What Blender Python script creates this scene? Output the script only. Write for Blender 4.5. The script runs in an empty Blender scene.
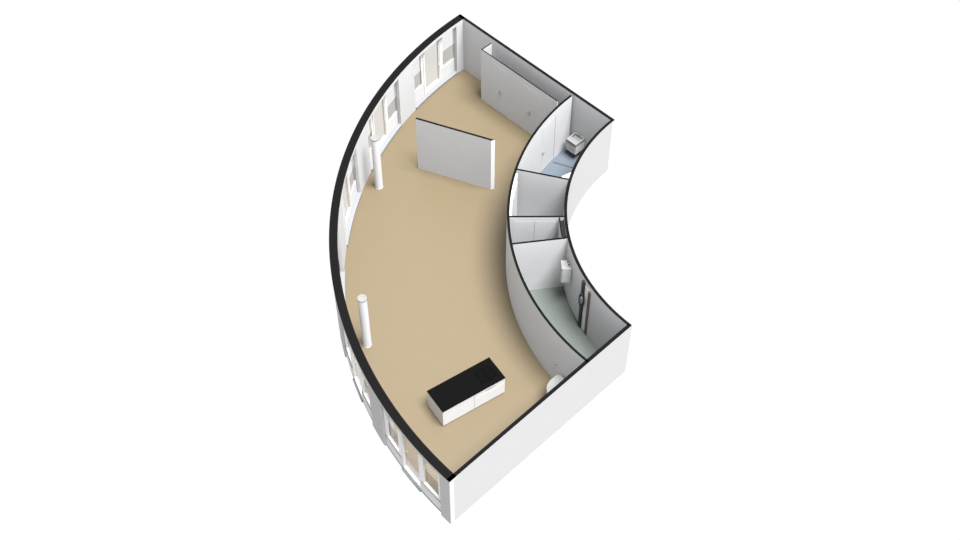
import bpy, bmesh, math
from math import radians as R, sin, cos, pi, sqrt
S = bpy.context.scene
C = S.collection
H = 2.6                                   # wall height

# ------------------------------------------------------------------ materials
def mat(name, col, rough=0.6, spec=0.3, noise=0.0, scale=8.0, metal=0.0):
    m = bpy.data.materials.new(name); m.use_nodes = True
    nt = m.node_tree; b = nt.nodes['Principled BSDF']
    b.inputs['Roughness'].default_value = rough
    b.inputs['Specular IOR Level'].default_value = spec
    b.inputs['Metallic'].default_value = metal
    if noise > 0:
        tc = nt.nodes.new('ShaderNodeTexCoord')
        n = nt.nodes.new('ShaderNodeTexNoise'); n.inputs['Scale'].default_value = scale
        n.inputs['Detail'].default_value = 4
        r = nt.nodes.new('ShaderNodeValToRGB')
        r.color_ramp.elements[0].position = .3; r.color_ramp.elements[1].position = .7
        lo = [c*(1-noise) for c in col]; hi = [min(1, c*(1+noise)) for c in col]
        r.color_ramp.elements[0].color = (*lo, 1); r.color_ramp.elements[1].color = (*hi, 1)
        nt.links.new(tc.outputs['Object'], n.inputs['Vector'])
        nt.links.new(n.outputs['Fac'], r.inputs['Fac'])
        nt.links.new(r.outputs['Color'], b.inputs['Base Color'])
    else:
        b.inputs['Base Color'].default_value = (*col, 1)
    return m

def glass(name, tint, refl=1.45):
    m = bpy.data.materials.new(name); m.use_nodes = True
    nt = m.node_tree; nt.nodes.clear()
    o = nt.nodes.new('ShaderNodeOutputMaterial'); mx = nt.nodes.new('ShaderNodeMixShader')
    t = nt.nodes.new('ShaderNodeBsdfTransparent'); t.inputs['Color'].default_value = (*tint, 1)
    g = nt.nodes.new('ShaderNodeBsdfGlossy'); g.inputs['Roughness'].default_value = 0
    lw = nt.nodes.new('ShaderNodeLayerWeight'); lw.inputs['Blend'].default_value = .25
    f = nt.nodes.new('ShaderNodeMath'); f.operation = 'MULTIPLY_ADD'; f.inputs[1].default_value = .18; f.inputs[2].default_value = .02
    nt.links.new(lw.outputs['Facing'], f.inputs[0])
    nt.links.new(f.outputs[0], mx.inputs[0]); nt.links.new(t.outputs[0], mx.inputs[1])
    nt.links.new(g.outputs[0], mx.inputs[2]); nt.links.new(mx.outputs[0], o.inputs['Surface'])
    return m

WHITE = mat('wall_paint', (.328, .331, .337), .8, .1, .012, 2)
CAP = mat('wall_cut_black', (.0038, .0038, .0038), .9, 0)
OUTER = mat('facade_grey_render', (.26, .26, .263), .8, .1, .02, 5)
ENDOUT = mat('end_wall_white_render', (.265, .265, .265), .8, .1, .01, 3)
PANEL = mat('white_panel', (.38, .38, .385), .6, .1)
FRAME = mat('white_window_frame', (.46, .46, .46), .6, .1)
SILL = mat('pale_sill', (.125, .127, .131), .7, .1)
FLOOR = mat('beige_floor', (.075, .0580, .0340), .45, .3, .012, 1.5)
BLUE = mat('blue_tile', (.054, .0655, .080), .5, .3, .03, 3)
BLUED = mat('blue_grout', (.027, .035, .046), .7, .1)
GREEN = mat('green_grey_floor', (.057, .0655, .058), .5, .3, .03, 3)
GREY = mat('grey_floor', (0.1845, 0.1845, 0.1845), .6, .3, .02, 3)
UNIT = mat('white_lacquer', (.40, .40, .402), .6, .1)
WORK = mat('black_worktop', (.0022, .0022, .0022), .9, 0, .1, 30)
HOB = mat('black_glass_hob', (.0017, .0017, .0018), .9, 0)
RING = mat('hob_ring', (.0020, .0020, .0020), .9, 0)
METAL = mat('brushed_metal', (0.1845, 0.1845, 0.1886), .35, .5, metal=.6)
PALE = mat('pale_metal', (0.3075, 0.3075, 0.3116), .35, .5)
BLACK = mat('black_metal', (0.0049, 0.0049, 0.0049), .5, .3)
BROWN = mat('brown_wood', (.080, .052, .041), .6, .2, .2, 12)
SMOKE = mat('grey_glass_dial', (0.060, 0.068, 0.066), .25, .5)
CERAM = mat('white_ceramic', (.31, .31, .31), .6, .1)
GREYIN = mat('grey_basin', (.11, .11, .11), .5, .3)
DIMTOP = mat('white_top_sun_dimmed', (.115, .115, .114), .6, .1)  # white tops coloured darker to offset the strong overhead sun
PART = mat('partition_grey_paint', (.295, .297, .303), .8, .1, .012, 2)
SHADE = mat('shaft_shade', (.007, .007, .007), .8, .1)  # near-black colour painted for the shade inside the shaft
GAP = mat('door_gap_grey', (.13, .13, .13), .9, 0)
GL_LOW = glass('grey_glass', (.77, .765, .75))
GL_TOP = glass('clear_glass', (.985, .98, .98))
GL_DOOR = glass('warm_glass', (.915, .90, .88))

# ------------------------------------------------------------------ mesh helpers
def finish(name, bm, mats, parent=None, smooth=False, loc=None, rz=0.0):
    bmesh.ops.recalc_face_normals(bm, faces=bm.faces)
    me = bpy.data.meshes.new(name); bm.to_mesh(me); bm.free()
    for m in (mats if isinstance(mats, (list, tuple)) else [mats]): me.materials.append(m)
    if smooth:
        for p in me.polygons: p.use_smooth = True
        me.set_sharp_from_angle(angle=R(35))
    o = bpy.data.objects.new(name, me); C.objects.link(o)
    if parent: o.parent = parent
    if loc: o.location = loc
    o.rotation_euler[2] = rz
    return o

def arc(bm, r0, r1, a0, a1, z0, z1, step=1.5, top=0, outer=0, inner=0):
    """curved block between radii r0<r1, angles a0<a1 (deg), heights z0<z1; material slots per face"""
    n = max(1, int(math.ceil((a1-a0)/step)))
    rings = []
    for i in range(n+1):
        a = R(a0+(a1-a0)*i/n); c, s = cos(a), sin(a)
        rings.append([bm.verts.new((r*c, r*s, z)) for r, z in ((r0, z0), (r1, z0), (r1, z1), (r0, z1))])
    for i in range(n):
        p, q = rings[i], rings[i+1]
        for k, mi in ((0, 0), (1, outer), (2, top), (3, inner)):
            f = bm.faces.new((p[k], p[(k+1) % 4], q[(k+1) % 4], q[k])); f.material_index = mi
    bm.faces.new(rings[0]); bm.faces.new(rings[-1][::-1])

def prism(bm, pts, z0, z1, top=0, sides=None):
    lo = [bm.verts.new((x, y, z0)) for x, y in pts]; hi = [bm.verts.new((x, y, z1)) for x, y in pts]
    bm.faces.new(lo[::-1]); f = bm.faces.new(hi); f.material_index = top
    n = len(pts)
    for i in range(n):
        f = bm.faces.new((lo[i], lo[(i+1) % n], hi[(i+1) % n], hi[i]))
        if sides: f.material_index = sides.get(i, 0)

def box(bm, x0, x1, y0, y1, z0, z1, top=0, bev=0.0, seg=2):
    b2 = bmesh.new()
    prism(b2, [(x0, y0), (x1, y0), (x1, y1), (x0, y1)], z0, z1, top)
    if bev: bmesh.ops.bevel(b2, geom=b2.edges[:], offset=bev, segments=seg, affect='EDGES', profile=.5)
    me = bpy.data.meshes.new('t'); b2.to_mesh(me); b2.free(); bm.from_mesh(me); bpy.data.meshes.remove(me)

def lathe(bm, prof, n=40, cx=0, cy=0):
    rings = [[bm.verts.new((cx+r*cos(2*pi*i/n), cy+r*sin(2*pi*i/n), z)) for i in range(n)] for r, z in prof]
    for a, b in zip(rings, rings[1:]):
        for i in range(n): bm.faces.new((a[i], a[(i+1) % n], b[(i+1) % n], b[i]))
    bm.faces.new(rings[0][::-1]); bm.faces.new(rings[-1])

def tube(bm, p, q, r, n=12):
    from mathutils import Vector
    p, q = Vector(p), Vector(q); d = (q-p).normalized()
    u = d.orthogonal().normalized(); v = d.cross(u)
    A = [bm.verts.new(p+r*(cos(2*pi*i/n)*u+sin(2*pi*i/n)*v)) for i in range(n)]
    B = [bm.verts.new(q+r*(cos(2*pi*i/n)*u+sin(2*pi*i/n)*v)) for i in range(n)]
    for i in range(n): bm.faces.new((A[i], A[(i+1) % n], B[(i+1) % n], B[i]))
    bm.faces.new(A[::-1]); bm.faces.new(B)

def struct(o):
    o['kind'] = 'structure'; return o

def tag(o, label, cat, group=None):
    o['label'] = label; o['category'] = cat
    if group: o['group'] = group
    return o

def empty(name, label, cat, loc, rz=0, group=None):
    o = bpy.data.objects.new(name, None); C.objects.link(o); o.empty_display_size = .2
    o.location = loc; o.rotation_euler[2] = rz
    return tag(o, label, cat, group)

def pol(r, a): return (r*cos(R(a)), r*sin(R(a)))
def off_ray(a, d, r):
    """point at radius r on the line parallel to the ray at angle a, shifted d metres counter-clockwise"""
    t = sqrt(max(0, r*r-d*d)); ca, sa = cos(R(a)), sin(R(a))
    return (t*ca-d*sa, t*sa+d*ca)

# radii of the plan
RO, RI, RW = 14.50, 14.21, 14.33          # window wall: outer, inner, rebate line
MC = (-.02, -.05, 0)                      # its centre lies a touch off the others
MO, MI = 8.485, 8.395                      # curved middle wall
FI, FO = 6.46, 6.565                      # courtyard facade
T = 0.125                                 # end wall thickness
EB = -0.035                                # lower end wall sits a touch further out

# ------------------------------------------------------------------ floors
def ring_floor(name, r0, r1, a0, a1, m):
    bm = bmesh.new(); arc(bm, r0, r1, a0, a1, -.06, 0.0, .75)
    return struct(finish(name, bm, m))
ring_floor('floor', MO-.03, 14.40, 135.02, 224.42, FLOOR)
ring_floor('floor.001', FO, MI+.04, 135.6, 164.9, BLUE)
ring_floor('floor.002', FO, MI+.04, 165.4, 179.9, GREY)
ring_floor('floor.003', FO, MI+.04, 180.4, 187.9, GREY)
ring_floor('floor.004', FO, MI+.04, 188.5, 224.1, GREEN)
bm = bmesh.new(); prism(bm, [(-6.66, 4.905), (-6.655, 4.945), (-5.30, 4.41), (-5.30, 4.37)], .0005, .012)
struct(finish('trim_1', bm, BLUED))

# ------------------------------------------------------------------ walls
bays = [(136.6, 147.0), (151.2, 161.75), (166.5, 176.8), (181.6, 191.9), (196.6, 206.6), (211.4, 222.2)]
outs = [(a-.6, b+.75) for a, b in bays]
bm = bmesh.new()
arc(bm, RI, RO, 134.65, 224.7, 2.46, H, .75, top=1, outer=2)
edges_i = [135.1] + [v for b in bays for v in b] + [224.4]
edges_o = [134.65] + [v for b in outs for v in b] + [224.7]
for k in range(0, len(edges_i), 2):
    arc(bm, RI, RW, edges_i[k], edges_i[k+1], 0, 2.46, .75)
    arc(bm, RW, RO, edges_o[k], edges_o[k+1], 0, 2.46, .75, outer=2)
struct(finish('wall_left', bm, [WHITE, CAP, OUTER]))

def end_wall(name, ang, din, dout, th):
    # straight wall; outer face runs from offset din at the facade to dout at the window wall, th is its thickness
    bm = bmesh.new()
    p = [off_ray(ang, din, FI), off_ray(ang, dout, RO), off_ray(ang, dout+th, RO-.003), off_ray(ang, din+th, FI)]
    prism(bm, p, 0, H, top=1, sides={0: 2})
    return struct(finish(name, bm, [WHITE, CAP, ENDOUT]))
end_wall('wall_back', 135.0, -.02, -.095, T)
end_wall('wall_front', 225.0, -.025, -.085, -T)

bm = bmesh.new(); arc(bm, FI, FO, 135.9, 224.1, 0, H, .75, top=1, inner=2)
struct(finish('wall_right', bm, [WHITE, CAP, ENDOUT]))
bm = bmesh.new(); arc(bm, MI, MO, 135.8, 224.3, 0, H, .75, top=1)
struct(finish('wall_middle', bm, [WHITE, CAP], loc=MC))

def radial(name, ang, r0, r1, t=.075, z1=H):
    bm = bmesh.new()
    prism(bm, [off_ray(ang, -t/2, r0), off_ray(ang, -t/2, r1), off_ray(ang, t/2, r1), off_ray(ang, t/2, r0)], 0, z1, top=1)
    return struct(finish(name, bm, [WHITE, CAP]))
radial('wall_laundry', 165.05, FO, MI+.03)
radial('wall_store', 180.05, FO, MI+.04)
radial('wall_bathroom', 188.2, FO, MI+.05)
# installation shaft against the facade
bm = bmesh.new(); arc(bm, 6.70, 6.745, 180.45, 187.8, 0, H, .75, top=1)
struct(finish('wall_shaft', bm, [WHITE, CAP]))
sd = empty('shaft_shade_fill', 'near-black fill painted as the shade inside the narrow shaft beside the tiny middle room', 'shade_block', (*pol(6.63, 184.1), 0))
for r0, r1 in ((6.568, 6.628), (6.634, 6.698)):  # added dark blocks that stand in for the shaft's own shade
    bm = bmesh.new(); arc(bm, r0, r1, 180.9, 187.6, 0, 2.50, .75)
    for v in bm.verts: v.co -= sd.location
    finish('shade_block', bm, SHADE, sd)

# closet in the upper corner: front wall from (-9.35,8.30) to the middle wall, short return to the end wall
c0, c1 = (-9.375, 8.300), (-6.605, 5.520)
e = .045
dx, dy = c1[0]-c0[0], c1[1]-c0[1]; L = sqrt(dx*dx+dy*dy); ux, uy = dx/L, dy/L; nx, ny = -uy, ux   # n points to the end wall
bm = bmesh.new()
prism(bm, [c0, c1, (c1[0]+nx*e, c1[1]+ny*e), (c0[0]+nx*e, c0[1]+ny*e)], 0, H, top=1)
struct(finish('wall_closet_front', bm, [WHITE, CAP]))
bm = bmesh.new()
w = .53
prism(bm, [(c0[0]+nx*e, c0[1]+ny*e), (c0[0]+nx*e+ux*e, c0[1]+ny*e+uy*e), (c0[0]+nx*w+ux*e, c0[1]+ny*w+uy*e), (c0[0]+nx*w, c0[1]+ny*w)], 0, H, top=1)
struct(finish('wall_closet_side', bm, [WHITE, CAP]))

def flat_door(name, t0, t1, th, hinge):
    # closet door leaf lying on the room side of the closet front
    ang = math.atan2(uy, ux)
    bm = bmesh.new(); box(bm, t0, t1, -.004, -.001, .02, 2.3)
    d = struct(finish(name, bm, WHITE, loc=(c0[0], c0[1], 0), rz=ang))
    bm = bmesh.new()
    box(bm, th-.018, th+.018, -.018, -.0125, .93, 1.17, bev=.002, seg=1)
    tube(bm, (th, -.016, 1.06), (th, -.06, 1.06), .010); tube(bm, (th-.008, -.055, 1.06), (th+.12*hinge, -.055, 1.06), .010)
    h = finish('door_handle', bm, METAL, d); h['label'] = 'grey metal lever handle'
flat_door('door_13', .55, 1.45, 1.02+.0, 1)
flat_door('door_14', 2.05, 2.85, 2.60, -1)

# ------------------------------------------------------------------ doors in the curved middle wall
def curved_door(name, a0, a1, ah, inside=True, handle_out=True, handle_in=True):
    bm = bmesh.new()
    bm.free(); bm = bmesh.new()
    arc(bm, MI-.004, MI-.001, a0+.1, a1-.1, .01, 2.3); arc(bm, MO+.001, MO+.003, a0+.1, a1-.1, .01, 2.3)
    d = struct(finish(name, bm, WHITE, loc=MC))
    bm = bmesh.new()
    arc(bm, MI-.003, MI-.001, a0-.07, a0+.07, 0, 2.3)
    finish('door_gap', bm, GAP, d)
    bm = bmesh.new()
    s = -1 if ah > (a0+a1)/2 else 1
    for r0, r1 in ((MI-.009, MI-.06), (MO+.005, MO+.06)):
        tube(bm, (*pol(r0, ah), 1.05), (*pol(r1, ah), 1.05), .012)
        tube(bm, (*pol(r1, ah), 1.05), (*pol(r1, ah+s*.75), 1.05), .011)
        tube(bm, (*pol(r0, ah), 1.05), (*pol(r0+(r1-r0)*.15, ah), 1.05), .022)
    finish('door_handle', bm, METAL, d)
curved_door('door_15', 142.2, 148.2, 147.75)
bm = bmesh.new(); arc(bm, MI-.075, MI-.002, 165.95, 179.6, 0, 2.585, .75); arc(bm, MI-.085, MI-.0755, 166.8, 172.4, 0, 2.3, .75)
struct(finish('trim_8', bm, WHITE, loc=MC))
curved_door('door_16', 209.8, 215.9, 215.35)

# ------------------------------------------------------------------ window wall: six bays of window | glass door | window
def deg(m_, r=14.38): return math.degrees(m_/r)
wi = 0; di = 0
ST = deg(.15)
for bi, (a0, a1) in enumerate(outs):
    w3 = (a1-a0)/3
    for k in range(3):
        p, q = a0+w3*k+.02, a0+w3*(k+1)-.02
        if k != 1:
            wi += 1
            bm = bmesh.new()
            arc(bm, 14.35, 14.43, p, p+ST, .67, 2.455); arc(bm, 14.35, 14.43, q-ST, q, .67, 2.455)
            arc(bm, 14.35, 14.43, p+ST, q-ST, 2.38, 2.455); arc(bm, 14.35, 14.43, p+ST, q-ST, .67, .74)
            f = struct(finish('window_%d' % wi, bm, FRAME))
            bm = bmesh.new(); arc(bm, 14.349, 14.44, p, q, .105, .668)
            finish('parapet_panel', bm, PANEL, f)
            bm = bmesh.new(); arc(bm, 14.349, 14.46, p, q, .6685, .6695)
            finish('window_sill', bm, SILL, f)
            bm = bmesh.new(); arc(bm, 14.352, 14.362, p+ST, q-ST, .74, 1.50)
            g = finish('glass_pane', bm, GL_LOW, f); g['label'] = 'grey tinted lower pane'
            bm = bmesh.new(); arc(bm, 14.352, 14.362, p+ST, q-ST, 1.502, 2.38)
            g = finish('glass_pane', bm, GL_TOP, f); g['label'] = 'clear upper pane'
        else:
            di += 1
            b = deg(.075)
            bm = bmesh.new()
            arc(bm, 14.35, 14.43, p, p+b, .105, 2.455); arc(bm, 14.35, 14.43, q-b, q, .105, 2.455)
            arc(bm, 14.35, 14.43, p+b, q-b, 2.38, 2.455); arc(bm, 14.35, 14.43, p+b, q-b, .105, .24)
            d = struct(finish('door_%d' % di, bm, FRAME))
            bm = bmesh.new(); arc(bm, 14.352, 14.362, p+b, q-b, .24, 2.38)
            finish('glass_pane', bm, GL_DOOR, d)
            # mullion posts either side of the door, standing proud of the frames
            for a in (p, q):
                bm = bmesh.new(); arc(bm, 14.325, 14.348, a-deg(.03), a+deg(.03), .105, 2.455)
                finish('mullion', bm, FRAME, d)
            bm = bmesh.new(); arc(bm, 14.445, 14.485, p, q, .0, .10)
            s = finish('doorstep', bm, SILL, d)
            bm = bmesh.new()
            ah = p+b*.5
            tube(bm, (*pol(14.35, ah), 1.05), (*pol(14.30, ah), 1.05), .010)
            tube(bm, (*pol(14.30, ah), 1.05), (*pol(14.30, ah+.4), 1.05), .009)
            finish('door_handle', bm, PALE, d)
    ia, ib = bays[bi]
    bm = bmesh.new(); arc(bm, 14.165, RI-.001, ia-.0, ib, .0, .10, .75); arc(bm, RI-.001, RW, ia+.03, ib-.03, .0, .10, .75)
    arc(bm, RW, 14.44, a0+.03, a1-.03, .0, .10, .75)
    struct(finish('trim_%d' % (bi+2), bm, SILL))

# ------------------------------------------------------------------ front door in the courtyard facade (dark post, pale panel, brown edge)
bm = bmesh.new()
arc(bm, FO+.002, FO+.075, 203.6, 204.75, 0, 2.50); 
d = struct(finish('door_17', bm, BLACK))
bm = bmesh.new(); arc(bm, FO+.001, FO+.012, 204.8, 206.9, .01, 2.35)
finish('door_panel', bm, FRAME, d)
bm = bmesh.new(); arc(bm, FO+.001, FO+.035, 206.9, 207.9, 0, 2.35)
g = finish('door_jamb', bm, BROWN, d); g['label'] = 'dark brown wooden jamb'
bm = bmesh.new()
bmesh.ops.create_uvsphere(bm, u_segments=20, v_segments=14, radius=1)
for v in bm.verts: v.co.x *= .09; v.co.y *= .13; v.co.z *= .40
cx, cy = pol(FO+.085, 204.5)
lk = finish('lock_case', bm, BLACK, d, smooth=True, loc=(cx, cy, 1.55), rz=R(203.8))
bm = bmesh.new()
bmesh.ops.create_uvsphere(bm, u_segments=16, v_segments=10, radius=1)
for v in bm.verts: v.co.x *= .06; v.co.y *= .075; v.co.z *= .2
g = finish('dial', bm, SMOKE, lk, smooth=True, loc=(.045, .075, .10))
g['label'] = 'grey glassy dial'

# ------------------------------------------------------------------ room partition
bm = bmesh.new()
a = 158.3
t = .085
prism(bm, [off_ray(a, -t/2, 9.58), off_ray(a, -t/2, 12.62), off_ray(a, t/2, 12.62), off_ray(a, t/2, 9.69)], 0, H, top=1, sides={3: 2})
tag(finish('partition', bm, [PART, CAP, FRAME]), 'freestanding grey partition panel with black top edge in the big beige room', 'partition')

# ------------------------------------------------------------------ round columns
def column(x, y, label):
    t = empty('column', label, 'column', (x, y, 0), group='round white columns')
    bm = bmesh.new(); lathe(bm, [(.150, .03), (.150, H-.05)]); finish('shaft', bm, PANEL, t, smooth=True)
    bm = bmesh.new(); lathe(bm, [(.153, 0), (.153, .025), (.151, .03)]); finish('base_ring', bm, PANEL, t, smooth=True)
    bm = bmesh.new(); lathe(bm, [(.153, H-.05), (.157, H-.045), (.157, H-.012), (.146, H), (.09, H), (.085, H-.012)]); finish('cap', bm, DIMTOP, t, smooth=True)
column(-13.165, 3.70, 'white round column close to the upper left windows, behind the partition')
column(-13.225, -3.46, 'white round column standing alone on the beige floor near the lower left wall')

# ------------------------------------------------------------------ kitchen island
isl = (-9.86, -5.662); ia = R(33.2)
def ipt(x, y, z): 
    return (isl[0]+x*cos(ia)-y*sin(ia), isl[1]+x*sin(ia)+y*cos(ia), z)
HL, HD = 1.195, .47
def unit(x0, x1, label, oven):
    t = empty('kitchen_cabinet', label, 'cabinet', ipt((x0+x1)/2, 0, 0), ia, 'kitchen island cabinets')
    w = (x1-x0)/2-.001
    bm = bmesh.new(); box(bm, -w, w, -HD+.02, HD-.01, .07, .868, bev=.003, seg=1); finish('body', bm, UNIT, t)
    bm = bmesh.new(); box(bm, -w+.01, w-.01, -HD+.05, HD-.04, 0, .07); finish('plinth', bm, UNIT, t)
    if oven:
        bm = bmesh.new(); box(bm, -w+.003, w-.003, -HD, -HD+.019, .62, .864, bev=.003, seg=1); dr = finish('drawer', bm, UNIT, t)
        bm = bmesh.new(); box(bm, -.185-.0+.0, .185, -HD-.006, -HD-.0005, .735, .765, bev=.002, seg=1)
        hh = finish('handle', bm, METAL, dr, loc=(.03, 0, 0)); hh['label'] = 'grey bar handle'
        bm = bmesh.new(); box(bm, -w+.003, w-.003, -HD, -HD+.019, .05, .614, bev=.003, seg=1); finish('door', bm, UNIT, t)
    else:
        for a, b in ((-w+.003, w-.003),):
            bm = bmesh.new(); box(bm, a, b, -HD, -HD+.019, .05, .864, bev=.003, seg=1); d_ = finish('door', bm, UNIT, t)
            bm = bmesh.new(); m_ = (a+b)/2; box(bm, m_-.10, m_+.10, -HD-.008, -HD-.0005, .79, .81, bev=.002, seg=1); finish('handle', bm, PALE, d_)
    return t
unit(-HL, .015, 'white island cabinet with one plain door, under the bare end of the black worktop', False)
unit(.015, HL, 'white island cabinet with a grey bar handle, under the cooktop', True)
bm = bmesh.new(); box(bm, -HL-.008, HL+.008, -HD-.012, HD+.008, .8685, .90, bev=.003, seg=1)
tag(finish('worktop', bm, WORK, loc=ipt(0, 0, 0), rz=ia), 'black worktop lying across both white island cabinets', 'worktop')
ck = empty('cooktop', 'black glass cooktop set flush in the right end of the black worktop', 'cooktop', ipt(.72, -.02, .9005), ia)
bm = bmesh.new(); box(bm, -.30, .30, -.26, .26, 0, .006, bev=.002, seg=1); finish('glass_plate', bm, HOB, ck)
for x, y, r in ((-.15, -.11, .085), (.15, -.11, .105), (-.15, .12, .105), (.15, .12, .085), (0, 0, .06)):
    bm = bmesh.new(); lathe(bm, [(r, .0062), (r, .0075), (r-.008, .0078)], 32, x, y)
    finish('cooking_zone', bm, RING, ck)

# ------------------------------------------------------------------ low rounded white cabinet in the corner of the front end wall
def wpt(sv, d):                                         # s along the end wall from the plan centre, d off its inner face
    k = .71*0 + sqrt(.5); e_ = d+.07+T+.003
    return (-sv*k-e_*k, -sv*k+e_*k)
prof = [(8.57, 0), (8.57, .80), (8.59, .90), (8.66, .955), (8.89, .97), (9.05, .945), (9.17, .90), (9.27, .82), (9.35, .73), (9.42, .60), (9.42, 0)]
org = wpt(8.95, .45)
t = empty('corner_cabinet', 'low white rounded cabinet in the corner of front end wall and curved grey wall', 'cabinet', (*org, 0))
def cab(z0, z1, grow, bev):
    bm = bmesh.new()
    pts = []
    for sv, d in prof:
        x, y = wpt(8.95+(sv-8.95)*grow, .0 if d == 0 else d*grow); pts.append((x-org[0], y-org[1]))
    prism(bm, pts, z0, z1)
    if bev:
        bmesh.ops.bevel(bm, geom=[e_ for e_ in bm.edges if min(v.co.z for v in e_.verts) > z1-1e-4], offset=bev, segments=2, affect='EDGES')
    return bm
finish('plinth', cab(0, .06, .93, 0), UNIT, t); finish('body', cab(.06, .868, .985, 0), UNIT, t)
finish('top', cab(.87, .90, 1.0, .008), DIMTOP, t)

# ------------------------------------------------------------------ floating washbasin unit in the blue-floored room
va = R(-45.0)
# local x along the end wall (towards the courtyard), local y towards the end wall
vc = (-5.835, 5.345)
t = empty('washbasin', 'small white washbasin cabinet on the end wall above the blue floor', 'washbasin', (vc[0], vc[1], 0), va)
W2, D2 = .235, .25
bm = bmesh.new(); box(bm, -W2, W2, -D2+.014, D2, .30, .74, bev=.004, seg=1); finish('cabinet', bm, CERAM, t)
for z0, z1 in ((.31, .52), (.53, .735)):
    bm = bmesh.new(); box(bm, -W2+.004, W2-.004, -D2, -D2+.013, z0, z1, bev=.003, seg=1); dr = finish('drawer', bm, CERAM, t)
    bm = bmesh.new(); box(bm, -.12, .12, -D2-.008, -D2-.0005, z1-.03, z1-.018); finish('handle', bm, METAL, dr)
bm = bmesh.new()
# basin: rim slab with a sunk bowl
o_ = [(-W2-.01, -D2-.01), (W2+.01, -D2-.01), (W2+.01, D2), (-W2-.01, D2)]
i_ = [(-.19, -.03), (.19, -.03), (.19, .20), (-.19, .20)]
j_ = [(-.18, -.02), (.18, -.02), (.18, .19), (-.18, .19)]
lo = [bm.verts.new((*p, .745)) for p in o_]; hi = [bm.verts.new((*p, .85)) for p in o_]
ii = [bm.verts.new((*p, .85)) for p in i_]; jj = [bm.verts.new((*p, .76)) for p in j_]
for k in range(4):
    n = (k+1) % 4
    bm.faces.new((lo[k], lo[n], hi[n], hi[k])); bm.faces.new((hi[k], hi[n], ii[n], ii[k]))
    f = bm.faces.new((ii[k], ii[n], jj[n], jj[k])); f.material_index = 1
f = bm.faces.new(jj); f.material_index = 1; bm.faces.new(lo[::-1])
bs = finish('basin', bm, [DIMTOP, GREYIN], t)
bm = bmesh.new(); tube(bm, (0, .225, .851), (0, .225, .93), .011); tube(bm, (0, .225, .925), (0, .13, .918), .010); finish('tap', bm, METAL, t)

# white low cabinet mostly hidden behind the partition of the blue room
t = empty('storage_box', 'white low box in the near corner of the blue floor, half hidden by walls', 'box', (-6.195, 3.43, 0), R(30))
bm = bmesh.new(); box(bm, -.20, .20, -.12, .12, .04, .80, bev=.006, seg=1); finish('body', bm, UNIT, t)
bm = bmesh.new(); box(bm, -.21, .21, -.13, .13, .801, .85, bev=.01); finish('lid', bm, UNIT, t)
bm = bmesh.new(); box(bm, -.18, .18, -.10, .10, 0, .04); finish('plinth', bm, GREYIN, t)

# ------------------------------------------------------------------ water heater in the green-floored room
hx, hy = -6.5, -1.6
t = empty('water_heater', 'small white wall heater with two black pipe holes above the pale green floor', 'heater', (hx, hy, 1.22))
bm = bmesh.new()
def hp(x, y): return (x-hx, y-hy)
pts = [hp(-6.43, -1.42), hp(-6.69, -1.42)]
for k in range(0, 7): pts.append(hp(-6.62-.07*cos(R(90*k/6)), -1.71-.07*sin(R(90*k/6))))
for k in range(0, 5): pts.append(hp(-6.37+.025*sin(R(90*k/4)), -1.755-.025*(cos(R(90*k/4)))))
pts += [hp(-6.335, -1.74)]
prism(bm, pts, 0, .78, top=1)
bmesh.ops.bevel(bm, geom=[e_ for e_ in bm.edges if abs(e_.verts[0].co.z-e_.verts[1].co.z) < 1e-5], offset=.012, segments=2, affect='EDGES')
finish('casing', bm, [CERAM, DIMTOP], t, smooth=True)
for x_, y_ in ((-6.47, -1.50), (-6.435, -1.63)):
    bm = bmesh.new(); lathe(bm, [(.030, .7805), (.030, .80), (.018, .803)], 16, *hp(x_, y_))
    finish('pipe_stub', bm, BLACK, t)
bm = bmesh.new(); box(bm, -.07, .04, -.19, -.1815, .12, .16); finish('control_strip', bm, PALE, t)

# ------------------------------------------------------------------ meter cupboard doors on the small middle room's back wall
def rbox(name, r0, r1, d0, d1, z0, z1, m, ang=180.05, parent=None):
    bm = bmesh.new(); prism(bm, [off_ray(ang, d0, r0), off_ray(ang, d0, r1), off_ray(ang, d1, r1), off_ray(ang, d1, r0)], z0, z1)
    return finish(name, bm, m, parent)
cb = empty('wall_cupboard', 'white two-door cupboard on the back wall of the tiny middle room', 'cupboard', (*pol(7.5, 180.4), 0))
def sub(o):
    o.matrix_parent_inverse = cb.matrix_world.inverted(); return o
import mathutils
inv = mathutils.Matrix.Translation(cb.location).inverted()
for nm, r0, r1, m in (('door', 7.565, 8.30, WHITE), ('door', 6.86, 7.55, WHITE)):
    o = rbox(nm, r0, r1, .038, .041, .05, 2.40, m, parent=cb); o.matrix_parent_inverse = inv
o = rbox('door_gap', 7.5505, 7.5645, .038, .0395, .05, 2.40, GAP, parent=cb); o.matrix_parent_inverse = inv
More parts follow.
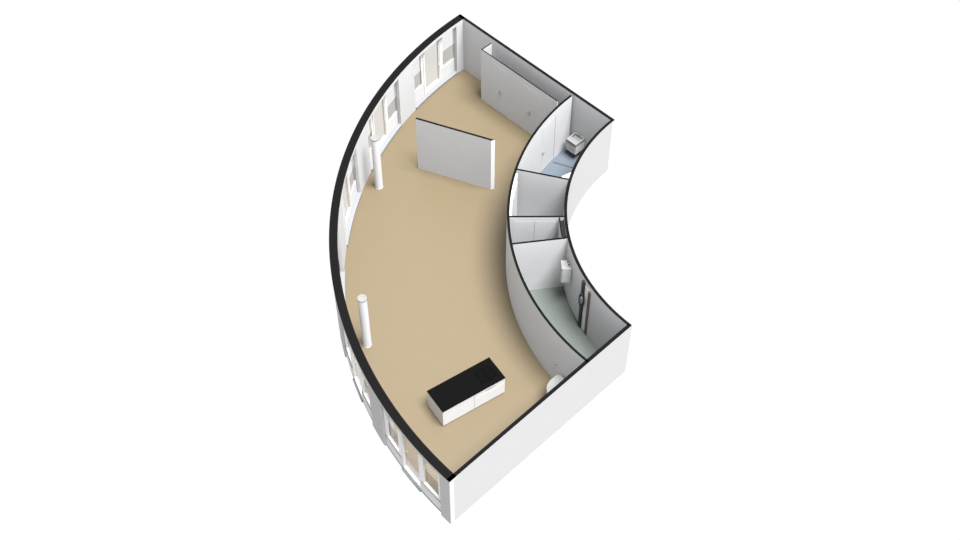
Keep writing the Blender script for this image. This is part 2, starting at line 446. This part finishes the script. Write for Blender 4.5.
for r_ in (7.50, 7.61):
    o = rbox('knob', r_-.012, r_+.012, .0415, .06, 1.0, 1.1, METAL, parent=cb); o.matrix_parent_inverse = inv

# ------------------------------------------------------------------ light: white surroundings, open soft sky, one broad sun
w = bpy.data.worlds.new('World'); S.world = w; w.use_nodes = True
nt = w.node_tree; nt.nodes.clear()
out = nt.nodes.new('ShaderNodeOutputWorld'); bg = nt.nodes.new('ShaderNodeBackground')
tc = nt.nodes.new('ShaderNodeTexCoord'); sp = nt.nodes.new('ShaderNodeSeparateXYZ')
mr = nt.nodes.new('ShaderNodeMapRange'); mr.inputs['From Min'].default_value = -.12; mr.inputs['From Max'].default_value = .12
cm = nt.nodes.new('ShaderNodeMixRGB')
cm.inputs[1].default_value = (1.02, 1.02, 1.02, 1); cm.inputs[2].default_value = (1.74, 1.74, 1.74, 1)
nt.links.new(tc.outputs['Generated'], sp.inputs[0]); nt.links.new(sp.outputs['Z'], mr.inputs['Value'])
nt.links.new(mr.outputs[0], cm.inputs[0]); nt.links.new(cm.outputs[0], bg.inputs['Color'])
nt.links.new(bg.outputs[0], out.inputs['Surface'])

def sun(name, az, el, strength, angle, col=(1, 1, 1)):
    from mathutils import Vector
    l = bpy.data.lights.new(name, 'SUN'); l.energy = strength; l.angle = R(angle); l.color = col
    o = bpy.data.objects.new(name, l); C.objects.link(o)
    d = Vector((cos(R(az))*cos(R(el)), sin(R(az))*cos(R(el)), sin(R(el))))
    o.rotation_euler = d.to_track_quat('Z', 'Y').to_euler(); o.location = d*40
    return o
sun('Sun', 322, 73, 18.8, 28)

# ------------------------------------------------------------------ camera
cam = bpy.data.cameras.new('Camera'); cam.sensor_width = 36; cam.lens = 1326.92/960*36
co = bpy.data.objects.new('Camera', cam); C.objects.link(co)
co.location = (-9.4166, -29.3136, 36.7311); co.rotation_euler = (pi/2-.901536, 0, 0)
cam.clip_end = 300
S.camera = co
S.view_settings.view_transform = 'Standard'; S.view_settings.look = 'None'
S.view_settings.exposure = 0; S.view_settings.gamma = 1; S.view_settings.use_curve_mapping = False
